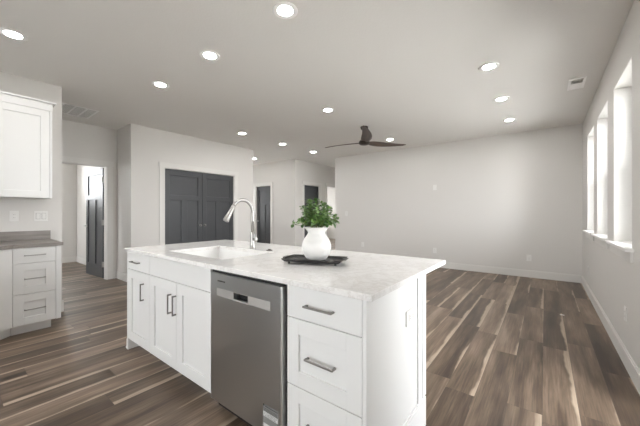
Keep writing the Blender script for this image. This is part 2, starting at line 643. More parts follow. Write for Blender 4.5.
def make_door(name, o, u, n, wd, h, label, handle_u=None, hinge_u=None, lever=True):
    d = struct(name, door_leaf(MB(), o, u, n, wd, h), M['door'], label, 'door')
    ov, uv, nv = Vector(o), Vector(u).normalized(), Vector(n).normalized()
    if handle_u is not None:
        mb = MB()
        c = ov + uv * handle_u + Vector((0, 0, 0.945))
        sg = 1 if handle_u < wd / 2 else -1
        if lever:
            mb.tube([c, c + nv * 0.012], 0.027, 20)
            mb.tube([c + nv * .01, c + nv * .05], 0.010)
            mb.tube([c + nv * .05 - uv * sg * .008, c + nv * .052 + uv * sg * .05, c + nv * .05 + uv * sg * .11], [0.010, 0.009, 0.007])
        else:
            mb.tube([c, c + nv * 0.006], 0.022, 20)
            mb.tube([c + nv * .004, c + nv * .02, c + nv * .026, c + nv * .036, c + nv * .046, c + nv * .05], [0.008, 0.008, 0.017, 0.022, 0.018, 0.006], 18)
        kn = mb.build('door_lever' if lever else 'door_knob', M['chrome'], d)
        kn['label'] = 'satin nickel handle'
    if hinge_u is not None:
        for z in (0.25, 1.02, h - .22):
            mb = MB()
            c = ov + uv * hinge_u
            mb.tube([c + nv * .006 + Vector((0, 0, z - .05)), c + nv * .006 + Vector((0, 0, z + .05))], 0.008, 10)
            mb.frame_box(c, uv, nv, (-.003, .001) if hinge_u == 0 else (-.028, .004), (-.034, -.002) if hinge_u == 0 else (-.002, .002), (z - .05, z + .05))
            mb.build('hinge', M['chrome'], d)
    return d


# open leaf in the left doorway (hinged at the jamb nearest the recess, swung into the room)
hx, hy = XD - .125, 1.812
ang = math.radians(4.0)
ux = Vector((-math.cos(ang), -math.sin(ang), 0))
nn = Vector((math.sin(ang), -math.cos(ang), 0))
if nn.y > 0:
    nn = -nn
make_door('door_1', (hx, hy, 0.012), ux, nn, 0.79, DH - .03, 'charcoal panelled door standing open in the left doorway', 0.79 - .065, 0.0)
# double doors
mid = (P0 + P1) / 2
make_door('door_2', (-5.675, P0 + .014, 0.012), (0, 1, 0), (1, 0, 0), mid - P0 - .016, DH - .022, 'left leaf of the charcoal double doors', mid - P0 - .016 - .045, None, False)
make_door('door_3', (-5.675, mid + .002, 0.012), (0, 1, 0), (1, 0, 0), P1 - mid - .016, DH - .022, 'right leaf of the charcoal double doors', .045, None, False)
make_door('door_4', (-7.33, YH + .03, 0.012), (1, 0, 0), (0, -1, 0), 0.66, DH - .03, 'closed dark door just right of the faucet', 0.06, 0.66, True)
make_door('door_5', (XC - .03, 6.575, 0.012), (0, 1, 0), (1, 0, 0), 0.72, DH - .03, 'closed dark door behind the plant', None, 0.72, True)


# windows ---------------------------------------------------------------
def make_window(name, a, b, label):
    fx0, fx1 = XO - .052, XO - .004
    mb = MB()
    f = 0.045
    mb.box((fx0, a, WZ0), (fx1, a + f, WZ1)).box((fx0, b - f, WZ0), (fx1, b, WZ1))
    mb.box((fx0, a + f, WZ0), (fx1, b - f, WZ0 + f)).box((fx0, a + f, WZ1 - f), (fx1, b - f, WZ1))
    w_ = struct(name, mb, M['sillwhite'], label, 'window')
    zm = (WZ0 + WZ1) / 2
    mb = MB()
    mb.box((fx0 + .008, a + f, zm - .022), (fx1 - .008, b - f, zm + .022))
    mb.box((fx0 + .004, a + f, WZ0 + f), (fx0 + .028, a + f + .035, zm - .022)).box((fx0 + .004, b - f - .035, WZ0 + f), (fx0 + .028, b - f, zm - .022))
    mb.box((fx0 + .004, a + f + .035, WZ0 + f), (fx0 + .028, b - f - .035, WZ0 + f + .04))
    mb.build('sash', M['sillwhite'], w_)
    MB().box((fx0 + .026, a + f, WZ0 + f), (fx0 + .030, b - f, zm - .022)).build('pane', M['glass'], w_)
    MB().box((fx0 + .032, a + f, zm + .022), (fx0 + .036, b - f, WZ1 - f)).build('pane', M['glass'], w_)
    mb = MB()
    mb.box((XR, a, WZ0 - .001), (fx0, b, WZ0 + .018))
    mb.box((XR - .05, a - .075, WZ0 - .006), (XR, b + .075, WZ0 + .018), 0.004)
    mb.build('window_stool', M['sillwhite'], w_)
    MB().box((XR - .018, a - .055, WZ0 - .086), (XR, b + .055, WZ0 - .006), 0.003).build('apron', M['trim'], w_)
    mb = MB()
    t = .006
    mb.box((XR + .001, b - t, WZ0 + .018), (fx0, b + .0, WZ1)).box((XR + .001, a, WZ0 + .018), (fx0, a + t, WZ1))
    mb.box((XR + .001, a + t, WZ1 - t), (fx0, b - t, WZ1))
    mb.build('reveal', M['trim'], w_)
    return w_


make_window('window_1', *WINS[0], 'tall white window nearest the camera on the right wall')
make_window('window_2', *WINS[1], 'middle one of the three tall white windows')
make_window('window_3', *WINS[2], 'tall white window nearest the far wall corner')


def simple_window(name, axis, v0, v1, a, b, z0, z1, mull=1):
    mb = MB()
    f = 0.05
    def bx(lo, hi, c, d, m_=None, q0=v0, q1=v1):
        (m_ or mb).box((q0, lo, c), (q1, hi, d)) if axis == 'x' else (m_ or mb).box((lo, q0, c), (hi, q1, d))
    bx(a, a + f, z0, z1)
    bx(b - f, b, z0, z1)
    bx(a + f, b - f, z0, z0 + f)
    bx(a + f, b - f, z1 - f, z1)
    for i in range(mull):
        c = a + (b - a) * (i + 1) / (mull + 1)
        bx(c - .03, c + .03, z0 + f, z1 - f)
    w_ = struct(name, mb, M['sillwhite'])
    g_ = MB()
    vm = (v0 + v1) / 2
    bx(a + f, b - f, z0 + f, z1 - f, g_, vm - .002, vm + .002)
    g_.build('pane', M['glass'], w_)
    return w_


simple_window('window_4', 'x', XO - .08, XO - .02, SLID[0], SLID[1], SLID[2], SLID[3], 1)  # unseen glass door, added and sized to light the island end
simple_window('added_window_5', 'y', YB - .10, YB - .04, *RWIN, 1)  # added behind the camera to brighten the island fronts
simple_window('added_window_8', 'y', YB - .10, YB - .04, *RWIN2, 1)  # unseen opening put in to light the left hall
simple_window('added_window_13', 'y', YB - .10, YB - .04, *RWIN4, 1)  # second added rear opening, lifts the left base cabinets
simple_window('added_window_9', 'y', YB - .10, YB - .04, *RWIN3, 1)  # unseen, added to light the room behind the open door
simple_window('added_window_10', 'y', YF - .10, YF - .04, *PWIN, 0)  # added at the passage end to brighten its walls
simple_window('added_window_11', 'x', XL + .03, XL + .08, *HWIN, 0)  # unseen hall window, put in for light on the hall walls
simple_window('window_6', 'x', XL + .03, XL + .08, 0.15, 1.70, 1.55, 2.5, 0)
simple_window('added_window_12', 'x', XL + .03, XL + .08, 8.6, 10.6, 0.8, 2.4, 1)  # added side-room window, brightens the view through the passage doorway
simple_window('added_window_7', 'y', YF - .10, YF - .04, -7.3, -5.9, 0.85, 2.35, 1)  # unseen window added to light the room beyond the passage

# ------------------------------------------------------------------ handles, fronts
Z3 = Vector((0, 0, 1))


def bar_pull(parent, c, along, n, L=0.156, off=(0, 0, 0), m=None):
    """bar pull centred at c: along = bar direction, n = outward"""
    c, a, n = Vector(c), Vector(along).normalized(), Vector(n).normalized()
    mb = MB(off)
    b = n.cross(a)
    def ob(da, dn, db, bev=0.0015):
        vs = [c + a * x + n * y + b * z for x in da for y in dn for z in db]
        v, f = mb.poly(vs, [(0, 1, 3, 2), (4, 6, 7, 5), (0, 4, 5, 1), (2, 3, 7, 6), (0, 2, 6, 4), (1, 5, 7, 3)])
        es = list({e for x in f for e in x.edges})
        bmesh.ops.bevel(mb.bm, geom=es, offset=bev, segments=2, affect='EDGES', profile=0.5)
    ob((-L / 2, L / 2), (0.022, 0.030), (-.0045, .0045))
    for sx in (-1, 1):
        ob((sx * L / 2 - .0055 - sx * .0055, sx * L / 2 + .0055 - sx * .0055), (0, 0.024), (-.004, .004))
    o = mb.build('handle', m or M['nickel'], parent)
    o['label'] = 'brushed nickel bar pull'
    return o


def shaker(mb, o, u, n, wd, h, st=0.07, th=0.02, rec=0.012, rail=None):
    rail = rail or st
    mb.frame_box(o, u, n, (0.004, wd - .004), (0, th - rec), (0.004, h - .004))
    b = 0.0022
    mb.frame_box(o, u, n, (0, st), (0, th), (0, h), b)
    mb.frame_box(o, u, n, (wd - st, wd), (0, th), (0, h), b)
    mb.frame_box(o, u, n, (st - .001, wd - st + .001), (0, th), (0, rail), b)
    mb.frame_box(o, u, n, (st - .001, wd - st + .001), (0, th), (h - rail, h), b)
    return mb


def slab(mb, o, u, n, wd, h, th=0.02):
    return mb.frame_box(o, u, n, (0, wd), (0, th), (0, h), 0.0016)


# ------------------------------------------------------------------ the island
YI = 1.01            # face of the fronts
YC = YI + 0.02       # face of the carcasses
YBK = 1.69           # back of the carcasses
NF = (0, -1, 0)      # front direction
UX = (1, 0, 0)
ZT = 0.874           # underside of the worktop
G = 0.003


def island_cab(label, x0, x1, name='base_cabinet', hollow=False):
    o = ((x0 + x1) / 2, 1.36, 0)
    t = thing(name, label, 'cabinet', o)
    mb = MB(o)
    if hollow:
        s_ = 0.018
        mb.box((x0, YC, .10), (x0 + s_, YBK, ZT - .002)).box((x1 - s_, YC, .10), (x1, YBK, ZT - .002))
        mb.box((x0 + s_, YC, .10), (x1 - s_, YBK, .118)).box((x0 + s_, YBK - .012, .118), (x1 - s_, YBK, ZT - .002))
        mb.box((x0 + s_, YC, .70), (x1 - s_, YC + .018, ZT - .002))
    else:
        mb.box((x0, YC, .10), (x1, YBK, ZT - .002))
    mb.build('body', M['cab'], t)
    MB(o).box((x0, YC + .075, 0), (x1, YC + .09, .10)).build('toe_kick', M['cab'], t)
    return t, o


XA0, XA1, XB1, XDW0, XDW1, XE1 = -2.946, -2.482, -1.622, -1.613, -0.985, -0.568
XA0 += .02   # inside of the left end panel
# drawer-over-door unit
t, o = island_cab('white cabinet with one drawer over one door at the far left end of the island', XA0, XA1)
d1 = slab(MB(o), (XA0 + .002, YC, .722), UX, NF, XA1 - XA0 - .004, ZT - .008 - .722).build('drawer', M['cab'], t)
bar_pull(d1, (-2.743, YI, .793), UX, NF, off=o)
d2 = shaker(MB(o), (XA0 + .002, YC, .103), UX, NF, XA1 - XA0 - .004, .718 - .103, .075).build('door', M['cab'], t)
bar_pull(d2, (-2.595, YI, .565), Z3, NF, .14, o)
# sink base
t, o = island_cab('white sink cabinet with two doors under a plain false front, left of the dishwasher', XA1, XB1, hollow=True)
slab(MB(o), (XA1 + .002, YC, .722), UX, NF, XB1 - XA1 - .004, ZT - .008 - .722).build('false_front', M['cab'], t)
xm = -2.052
d1 = shaker(MB(o), (XA1 + .002, YC, .103), UX, NF, xm - XA1 - .0035, .718 - .103, .075).build('door', M['cab'], t)
bar_pull(d1, (-2.128, YI, .56), Z3, NF, .14, o)
d2 = shaker(MB(o), (xm + .0015, YC, .103), UX, NF, XB1 - xm - .0035, .718 - .103, .075).build('door', M['cab'], t)
bar_pull(d2, (-1.995 - .062, YI, .56), Z3, NF, .14, o)
# three-drawer unit
xe0 = -0.978
t, o = island_cab('white three drawer cabinet between the dishwasher and the island end panel', xe0, XE1, 'drawer_cabinet')
d1 = slab(MB(o), (xe0 + .002, YC, .721), UX, NF, XE1 - xe0 - .004, ZT - .007 - .721).build('drawer', M['cab'], t)
bar_pull(d1, (-0.778, YI, .792), UX, NF, off=o)
d2 = shaker(MB(o), (xe0 + .002, YC, .404), UX, NF, XE1 - xe0 - .004, .717 - .404, .072).build('drawer', M['cab'], t)
bar_pull(d2, (-0.770, YI, .558), UX, NF, off=o)
d3 = shaker(MB(o), (xe0 + .002, YC, .103), UX, NF, XE1 - xe0 - .004, .400 - .103, .072).build('drawer', M['cab'], t)
bar_pull(d3, (-0.770, YI, .255), UX, NF, off=o)

# end panels and back panel
XEP = -0.550
o = (XEP, 1.36, 0)
t = thing('end_panel', 'white panelled right end of the island with base rail and corner post', 'panel', o)
MB(o).box((XE1, YI, 0), (XEP, 1.690, ZT - .001), .001).build('panel', M['cab'], t)
MB(o).box((XEP, 1.573, .176), (XEP + .009, 1.638, ZT - .001), .003).build('stile', M['cab'], t)
MB(o).box((XEP, 1.640, .176), (XEP + .013, 1.690, ZT - .001), .003).build('corner_post', M['cab'], t)
mb = MB(o)
mb.box((XEP, YI, 0), (XEP + .012, 1.690, .165), .001)
mb.box((XEP, YI, .165), (XEP + .007, 1.690, .176), .001)
mb.build('base_rail', M['cab'], t)
o = (-2.936, 1.36, 0)
t = thing('end_panel', 'plain white left end panel of the island reaching the floor', 'panel', o)
MB(o).box((-2.946, YI, 0), (XA0 - .001, 1.712, ZT - .001), .001).build('panel', M['cab'], t)
mb = MB(o)
mb.prism([(-2.947, YI), (-2.947, 1.712), (-2.975, 1.712), (-2.975, YI)], 0, .022, .003)
mb.prism([(-2.947, YI), (-2.947, 1.712), (-2.960, 1.712), (-2.960, YI)], .022, .09, .002)
mb.build('shoe_molding', M['cab'], t)
tag(MB((-1.75, 1.71, 0)).box((XA0, YBK + .001, 0), (XE1 - .001, YBK + .018, ZT - .001)).build('back_panel', M['cab'], loc=(-1.75, 1.71, 0)),
    'white back panel of the island under the worktop overhang', 'panel')

# worktop with the sink cut-out
CX0, CX1, CY0, CY1, CZ0, CZ1 = -2.955, -0.518, 0.992, 2.03, ZT, 0.900
SX0, SX1, SY0, SY1 = -2.445, -1.70, 1.14, 1.605
o = ((CX0 + CX1) / 2, (CY0 + CY1) / 2, CZ0)
mb = MB(o)


def ring_slab(mb, outer, inner, z0, z1):
    n = 4
    def rect(r, z):
        a, b, c, d = r
        return [(a, c, z), (b, c, z), (b, d, z), (a, d, z)]
    vs = rect(outer, z1) + rect(inner, z1) + rect(outer, z0) + rect(inner, z0)
    fs = []
    for i in range(4):
        j = (i + 1) % 4
        fs.append((i, j, 4 + j, 4 + i))
        fs.append((8 + i, 12 + i, 12 + j, 8 + j))
        fs.append((i, 8 + i, 8 + j, j))
        fs.append((4 + i, 4 + j, 12 + j, 12 + i))
    return mb.poly(vs, fs)


v, f = ring_slab(mb, (CX0, CX1, CY0, CY1), (SX0, SX1, SY0, SY1), CZ0, CZ1)
es = [e for e in mb.bm.edges if all(abs(x.co.z - (CZ1 - o[2])) < 1e-6 for x in e.verts) or abs(e.verts[0].co.z - e.verts[1].co.z) > 0.01]
es = [e for e in es if len(e.link_faces) == 2 and e.link_faces[0].normal.dot(e.link_faces[1].normal) < .5 or e.calc_face_angle(0) > 1]
bmesh.ops.bevel(mb.bm, geom=es, offset=.003, segments=2, affect='EDGES', profile=0.5)
tag(mb.build('worktop', M['quartz'], loc=o), 'pale veined quartz worktop covering the whole island', 'countertop')

# undermount sink
o = ((SX0 + SX1) / 2, (SY0 + SY1) / 2, .66)
t = thing('sink', 'white undermount sink basin set in the island worktop', 'sink', o)
mb = MB(o)
e_ = .012
zi, zo = .672, .660
vs = []
for (a, b, c, d, z) in ((SX0 - .015, SX1 + .015, SY0 - .015, SY1 + .015, CZ0 - .001), (SX0 - e_ * .3, SX1 + e_ * .3, SY0 - e_ * .3, SY1 + e_ * .3, CZ0 - .001),
                        (SX0 + .015, SX1 - .015, SY0 + .015, SY1 - .015, zi), (SX0 - .01, SX1 + .01, SY0 - .01, SY1 + .01, zo)):
    vs += [(a, c, z), (b, c, z), (b, d, z), (a, d, z)]
fs = [(8, 9, 10, 11), (12, 15, 14, 13)]
for i in range(4):
    j = (i + 1) % 4
    fs += [(i, j, 4 + j, 4 + i), (4 + i, 4 + j, 8 + j, 8 + i), (i, 12 + i, 12 + j, j)]
mb.poly(vs, fs)
es = [e for e in mb.bm.edges if all(abs(x.co.z - (zi - o[2])) < 1e-6 for x in e.verts)]
bmesh.ops.bevel(mb.bm, geom=es, offset=.02, segments=4, affect='EDGES', profile=0.5)
mb.build('basin', M['porcelain'], t)
dr = MB(o).lathe(((SX0 + SX1) / 2, (SY0 + SY1) / 2 + .05, zi), [(0.045, -.002), (0.045, .003), (0.036, .003), (0.030, -.001), (.004, -.001)], 28).build('drain', M['chrome'], t)

# faucet
FX, FY = -2.013, 1.652
o = (FX, FY, CZ1)
t = thing('faucet', 'tall brushed nickel gooseneck faucet beside the sink', 'faucet', o)
MB(o).lathe((FX, FY, CZ1), [(.027, 0), (.027, .006), (.0235, .012), (.0215, .06), (.0205, .14), (.0165, .15)], 28).build('base', M['chrome'], t)
pts = [(FX, FY, CZ1 + .145), (FX, FY, 1.15), (FX, FY, 1.216)]
R_ = .104
for i in range(1, 17):
    a = PI * 0.85 * i / 16
    pts.append((FX, FY - R_ + R_ * math.cos(a), 1.216 + R_ * math.sin(a)))
nk = MB(o).tube(pts, .0150, 18).build('neck', M['chrome'], t)
e0 = Vector(pts[-1])
dv = (Vector(pts[-1]) - Vector(pts[-2])).normalized()
MB(o).tube([e0 - dv * .002, e0 + dv * .015, e0 + dv * .08, e0 + dv * .130, e0 + dv * .138], [.0155, .0162, .0200, .0250, .022], 20).build('spray_head', M['chrome'], t)
hb = MB(o).tube([(FX + .012, FY, CZ1 + .085), (FX + .05, FY, CZ1 + .085)], .0155, 18).build('handle_hub', M['chrome'], t)
MB(o).tube([(FX + .046, FY, CZ1 + .070), (FX + .045, FY, CZ1 + .085), (FX + .034, FY - .004, CZ1 + .13), (FX + .024, FY - .006, CZ1 + .163)], [.012, .0105, .0085, .007], 14).build('lever', M['chrome'], hb)
# small air-switch button
o = (-1.80, 1.652, CZ1)
M['button'] = mat('button_nickel', (.16, .15, .14), .35, 1.0)
t = thing('air_switch', 'small round nickel button on the worktop right of the faucet', 'button', o)
MB().lathe((0, 0, 0), [(.026, 0), (.026, .004), (.023, .007), (.015, .008)], 24).build('flange', M['button'], t)
MB().lathe((0, 0, .006), [(.013, 0), (.013, .006), (.011, .008)], 20).build('push_cap', M['button'], t)

# ------------------------------------------------------------------ dishwasher
YDW = 1.0
o = ((XDW0 + XDW1) / 2, 1.3, 0)
t = thing('dishwasher', 'stainless steel dishwasher with pocket handle built into the island', 'dishwasher', o)
MB(o).box((XDW0 + .004, YDW + .055, .02), (XDW1 - .001, 1.60, ZT - .004)).build('tub', M['frame_dark'], t)
dx0, dx1, dz0, dz1 = -1.606, -0.999, .092, .853
mb = MB(o)
px0, px1, pz0, pz1 = -1.385, -1.256, .722, .766      # pocket opening
# door skin as a ring around the pocket so that the pocket is a real hole
def ring_xz(mb, outer, inner, y0, y1):
    def rect(r, y):
        a, b, c, d = r
        return [(a, y, c), (b, y, c), (b, y, d), (a, y, d)]
    vs = rect(outer, y0) + rect(inner, y0) + rect(outer, y1) + rect(inner, y1)
    fs = []
    for i in range(4):
        j = (i + 1) % 4
        fs += [(i, j, 4 + j, 4 + i), (8 + i, 12 + i, 12 + j, 8 + j), (i, 8 + i, 8 + j, j), (4 + i, 4 + j, 12 + j, 12 + i)]
    return mb.poly(vs, fs)
ring_xz(mb, (dx0, dx1 - .014, dz0, dz1), (px0, px1, pz0, pz1), YDW, YDW + .045)
dd = mb.build('door', M['steel'], t)
MB(o).box((dx1 - .014, YDW, dz0), (dx1, YDW + .045, dz1), .003).build('door_edge', M['steel_light'], dd)
mb = MB(o)
ring_xz(mb, (-1.543, -1.083, .722, .767), (px0, px1, pz0 + .002, pz1 - .001), YDW - .0012, YDW + .0005)
mb.build('control_strip', M['steel_light'], dd)
mb = MB(o)
mb.box((px0 - .004, YDW + .034, pz0 - .004), (px1 + .004, YDW + .044, pz1 + .004))
mb.build('pocket', M['black'], dd)
MB(o).frame_box((px0, YDW, pz0), (1, 0, 0), (0, 1, 0), (0, px1 - px0), (-.004, .012), (-.002, .006), .002).build('pocket_lip', M['steel_light'], dd)
MB(o).frame_box((px0, YDW, pz0), (1, 0, 0), (0, 1, 0), (-.001, .007), (-.002, .02), (0, pz1 - pz0)).build('pocket_side', M['steel_light'], dd)
mb = MB(o)
x = -1.535
for i, wd in enumerate((.008, .007, .004, .008, .006, .007, .008, .006, .007)):
    mb.box((x, YDW - .0008, .8065), (x + wd * .8, YDW + .001, .8135))
    x += wd + .0016
mb.build('maker_lettering', M['ink'], dd)
MB(o).box((dx0, YDW + .01, dz1 + .001), (dx1, YDW + .06, ZT - .005)).build('top_gap_shade', M['black'], t)  # black strip stands for the shaded gap above the door
MB(o).box((dx1 + .001, YDW + .03, .0), (XDW1 + .004, YDW + .06, ZT - .005)).build('side_gap_shade', M['black'], t)  # black filler paints the dark gap beside the drawers
MB(o).box((dx0, YDW + .09, 0), (dx1, YDW + .11, .09)).build('toe_panel', M['frame_dark'], t)
# care sticker low on the door
mb = MB(o)
sx0, sx1, sz0, sz1 = -1.136, -1.026, .115, .243
mb.mi = 0
mb.box((sx0, YDW - .0008, sz0), (sx1, YDW + .0008, sz1))
mb.mi = 1
mb.box((sx0, YDW - .0011, sz1 - .010), (sx0 + .012, YDW, sz1))
mb.box((sx0 + .015, YDW - .0011, sz1 - .010), (sx1 - .004, YDW, sz1 - .005))
mb.mi = 2
mb.box((sx0 + .003, YDW - .0011, sz1 - .060), (sx1 - .003, YDW, sz1 - .036))
mb.box((sx0 + .003, YDW - .0011, sz0 + .010), (sx1 - .003, YDW, sz0 + .034))
mb.mi = 1
random.seed(3)
for r_ in range(3):
    z = sz1 - .0185 - r_ * .0065
    x = sx0 + .006
    while x < sx1 - .012:
        wd = random.uniform(.004, .012)
        mb.box((x, YDW - .0011, z - .0012), (min(x + wd, sx1 - .005), YDW, z + .0012))
        x += wd + .003
for r_ in range(4):
    z = sz1 - .040 - r_ * .0055
    x = sx0 + .008
    while x < sx1 - .014:
        wd = random.uniform(.003, .010)
        mb.box((x, YDW - .0013, z - .0010), (min(x + wd, sx1 - .006), YDW, z + .0010))
        x += wd + .0026
mb.build('care_sticker', [mat('sticker_grey', (.22, .22, .21), .5), M['ink'], mat('sticker_white', (.62, .62, .61), .6)], dd)

# ------------------------------------------------------------------ tray, vase, foliage
TX, TY = -1.136, 1.425
trot = math.radians(21)
t = thing('tray', 'black metal footed tray under the white vase', 'tray', (TX, TY, CZ1), trot)
tl, tw = .166, .087
mb = MB()
vs = []
for (a, b, z) in ((tl - .012, tw - .012, .018), (tl, tw, .019), (tl + .020, tw + .012, .032), (tl + .021, tw + .013, .030), (tl + .002, tw + .002, .014), (tl - .012, tw - .012, .014)):
    vs += [(-a, -b, z), (a, -b, z), (a, b, z), (-a, b, z)]
fs = [(0, 1, 2, 3), (20, 23, 22, 21)]
for q in range(5):
    for i in range(4):
        j = (i + 1) % 4
        fs.append((q * 4 + i, q * 4 + j, q * 4 + 4 + j, q * 4 + 4 + i))
mb.poly(vs, fs)
mb.build('dish', M['tray'], t)
for sx in (-1, 1):
    mb = MB()
    mb.prism([(sx * (tl + .012), -.045), (sx * (tl + .038), -.038), (sx * (tl + .038), .038), (sx * (tl + .012), .045)], .028, .034, .002)
    mb.build('handle', M['tray'], t)
    for sy in (-1, 1):
        MB().lathe((sx * (tl - .02), sy * (tw - .018), 0), [(.006, 0), (.008, .004), (.006, .010), (.008, .015)], 14).build('foot', M['tray'], t)
VX, VY, VZ = -1.137, 1.440, CZ1 + .0185
prof = [(.0, .0), (.060, .0), (.078, .004), (.098, .022), (.114, .048), (.1215, .078), (.117, .108), (.102, .135), (.083, .155), (.070, .168), (.067, .176),
        (.072, .187), (.082, .200), (.090, .208), (.087, .209), (.078, .200), (.066, .186), (.062, .176), (.064, .168), (.078, .152), (.094, .130), (.100, .08), (.08, .03), (.0, .02)]
# denser profile
def smooth_prof(p, n=4):
    q = []
    for i in range(len(p) - 1):
        p0, p1, p2, p3 = p[max(i - 1, 0)], p[i], p[i + 1], p[min(i + 2, len(p) - 1)]
        for s_ in range(n):
            x = s_ / n
            q.append(tuple(max(0.0005, .5 * (2 * b + (c - a) * x + (2 * a - 5 * b + 4 * c - d) * x * x + (3 * b - a - 3 * c + d) * x ** 3))
                           for a, b, c, d in zip(p0, p1, p2, p3)))
    q.append((max(.0005, p[-1][0]), p[-1][1]))
    return q
tag(MB().lathe((0, 0, 0), smooth_prof([(r * (.745 if h < .15 else .745 + (h - .15) * 2.4), h * .97) for r, h in prof]), 48, cap=False).build('vase', M['ceramic'], loc=(VX, VY, VZ)),
    'round white ceramic vase standing on the black tray', 'vase')

random.seed(21)
fo = (VX, VY, VZ + .12)
t = thing('eucalyptus_bunch', 'bunch of small-leaved green sprigs in the white vase', 'plant', fo)


def sprig(az, tilt, L, dens=12, ls=.025):
    st, lv = MB(), MB()
    p = Vector((math.cos(az) * .018, math.sin(az) * .018, -.02))
    d_ = Vector((math.cos(az) * math.sin(tilt * .45), math.sin(az) * math.sin(tilt * .45), math.cos(tilt * .45))).normalized()
    out = Vector((math.cos(az), math.sin(az), 0))
    pts = []
    n = 14
    for i in range(n + 1):
        pts.append(p.copy())
        p = p + d_ * (L / n)
        if i > 5:
            d_ = (d_ + out * tilt * .085 + Vector((random.uniform(-.05, .05), random.uniform(-.05, .05), random.uniform(-.04, .03)))).normalized()
    # keep the stem inside the neck
    for q in pts:
        if q.z < .095:
            r = math.hypot(q.x, q.y)
            if r > .034:
                q.x *= .034 / r
                q.y *= .034 / r
    st.tube(pts, [.0022 - .0011 * i / n for i in range(n + 1)], 6)
    s_ = st.build('stem', M['stem'], t)
    for i in range(dens):
        f_ = .48 + .52 * i / (dens - 1)
        x = f_ * n
        a = pts[min(int(x), n - 1)].lerp(pts[min(int(x) + 1, n)], x - int(x))
        tg = (pts[min(int(x) + 1, n)] - pts[max(int(x) - 1, 0)]).normalized()
        sd = tg.cross(Vector((random.uniform(-1, 1), random.uniform(-1, 1), random.uniform(-1, 1)))).normalized()
        for sg in (-1, 1, 0):
            if sg == 0:
                if random.random() < .45:
                    continue
                ld = (tg * .4 + tg.cross(sd) * random.choice((-1, 1))).normalized()
            else:
                ld = (sd * sg + tg * random.uniform(.2, .8) + Vector((0, 0, random.uniform(-.3, .25)))).normalized()
            l_ = ls * random.uniform(.75, 1.25) * (1.1 - .35 * (f_ - .5))
            w_ = l_ * random.uniform(.36, .46)
            up = ld.cross(Vector((random.uniform(-.5, .5), random.uniform(-.5, .5), 1))).normalized()
            nr = up.cross(ld).normalized()
            b0 = a + ld * .004
            if b0.z < .10:
                continue
            prf = [(0, .05), (.2, .72), (.45, 1.0), (.7, .82), (.9, .38), (1.0, .04)]
            vs = []
            for tt, ww in prf:
                c = b0 + ld * (l_ * tt) - nr * (l_ * .18 * tt * tt)
                vs += [c - up * w_ * ww + nr * w_ * .22 * ww, c, c + up * w_ * ww + nr * w_ * .22 * ww]
            fs = []
            for q in range(len(prf) - 1):
                for e in (0, 1):
                    fs.append((q * 3 + e, q * 3 + e + 1, q * 3 + 4 + e, q * 3 + 3 + e))
            lv.poly(vs, fs, True)
    lv.build('leaves', M['leaf'], s_)


for i in range(30):
    az = 2 * PI * i / 30 + random.uniform(-.2, .2)
    ring = i % 3
    tilt = (1.05, .65, .30)[ring] + random.uniform(-.15, .2)
    L = (.195, .235, .278)[ring] * random.uniform(.88, 1.08)
    sprig(az, tilt, L)
sprig(PI + YAW * PI / 180 - .1, 1.75, .19, 12)
sprig(PI + YAW * PI / 180 + .5, 1.55, .20, 12)
sprig(YAW * PI / 180 + .05, 1.0, .21, 12)

# ------------------------------------------------------------------ left wall run
XW = -4.70
XF = -4.08
UY = (0, 1, 0)
NX = (1, 0, 0)
o = (XW + .3, .58, 0)
t = thing('drawer_cabinet', 'white three drawer base cabinet under the grey countertop on the kitchen wall', 'cabinet', o)
MB(o).box((XW + .002, .419, .097), (XF - .02, .780, .866)).build('body', M['cab'], t)
MB(o).box((XF - .02, .740, .097), (XF, .780, .866), .0015).build('filler', M['cab'], t)
MB(o).box((XW + .02, .419, 0), (-4.168, .715, .097)).build('toe_kick', M['cab'], t)
ya, yb = .423, .737
d1 = slab(MB(o), (XF - .02, ya, .712), UY, NX, yb - ya, .150).build('drawer', M['cab'], t)
bar_pull(d1, (XF, .579, .788), UY, NX, .158, o, M['pull'])
d2 = shaker(MB(o), (XF - .02, ya, .406), UY, NX, yb - ya, .302, .077, rail=.075).build('drawer', M['cab'], t)
bar_pull(d2, (XF, .579, .556), UY, NX, .158, o, M['pull'])
d3 = shaker(MB(o), (XF - .02, ya, .100), UY, NX, yb - ya, .302, .077, rail=.075).build('drawer', M['cab'], t)
bar_pull(d3, (XF, .579, .250), UY, NX, .158, o, M['pull'])
# diagonal corner unit at the frame edge
o = (-4.3, 0.0, 0)
t = thing('corner_cabinet', 'white diagonal corner base cabinet at the left edge beside the drawers', 'cabinet', o)
cd = Vector((.50, -.58, 0)).normalized()
A = Vector((XF - .02, .417, 0))
Bq = A + cd * .42
MB(o).prism([(XW + .002, .417), (A.x, A.y), (Bq.x, Bq.y), (Bq.x, -.60), (XW + .002, -.60)], .097, .866).build('body', M['cab'], t)
MB(o).prism([(XW + .02, .417), (A.x - .07, .417), (Bq.x - .06, Bq.y - .03), (Bq.x - .06, -.60), (XW + .02, -.60)], 0, .097).build('toe_kick', M['cab'], t)
nd = Vector((.58, .50, 0)).normalized()
slab(MB(o), A + cd * .012 + Vector((0, 0, .10)), cd, nd, .39, .762).build('door', M['cab'], t)
# countertop
o = (XW + .3, .3, .868)
t = thing('countertop', 'grey brown countertop with low backsplash on the kitchen wall', 'countertop', o)
MB(o).prism([(XW, .795), (XF + .022, .795), (XF + .022, .425), (Bq.x + .04, Bq.y + .035), (Bq.x + .04, -.60), (XW, -.60)][::-1], .868, .902, .003).build('slab', M['laminate'], t)
MB(o).box((XW, -.60, .902), (XW + .02, .800, 1.004), .002).build('backsplash', M['laminate'], t)
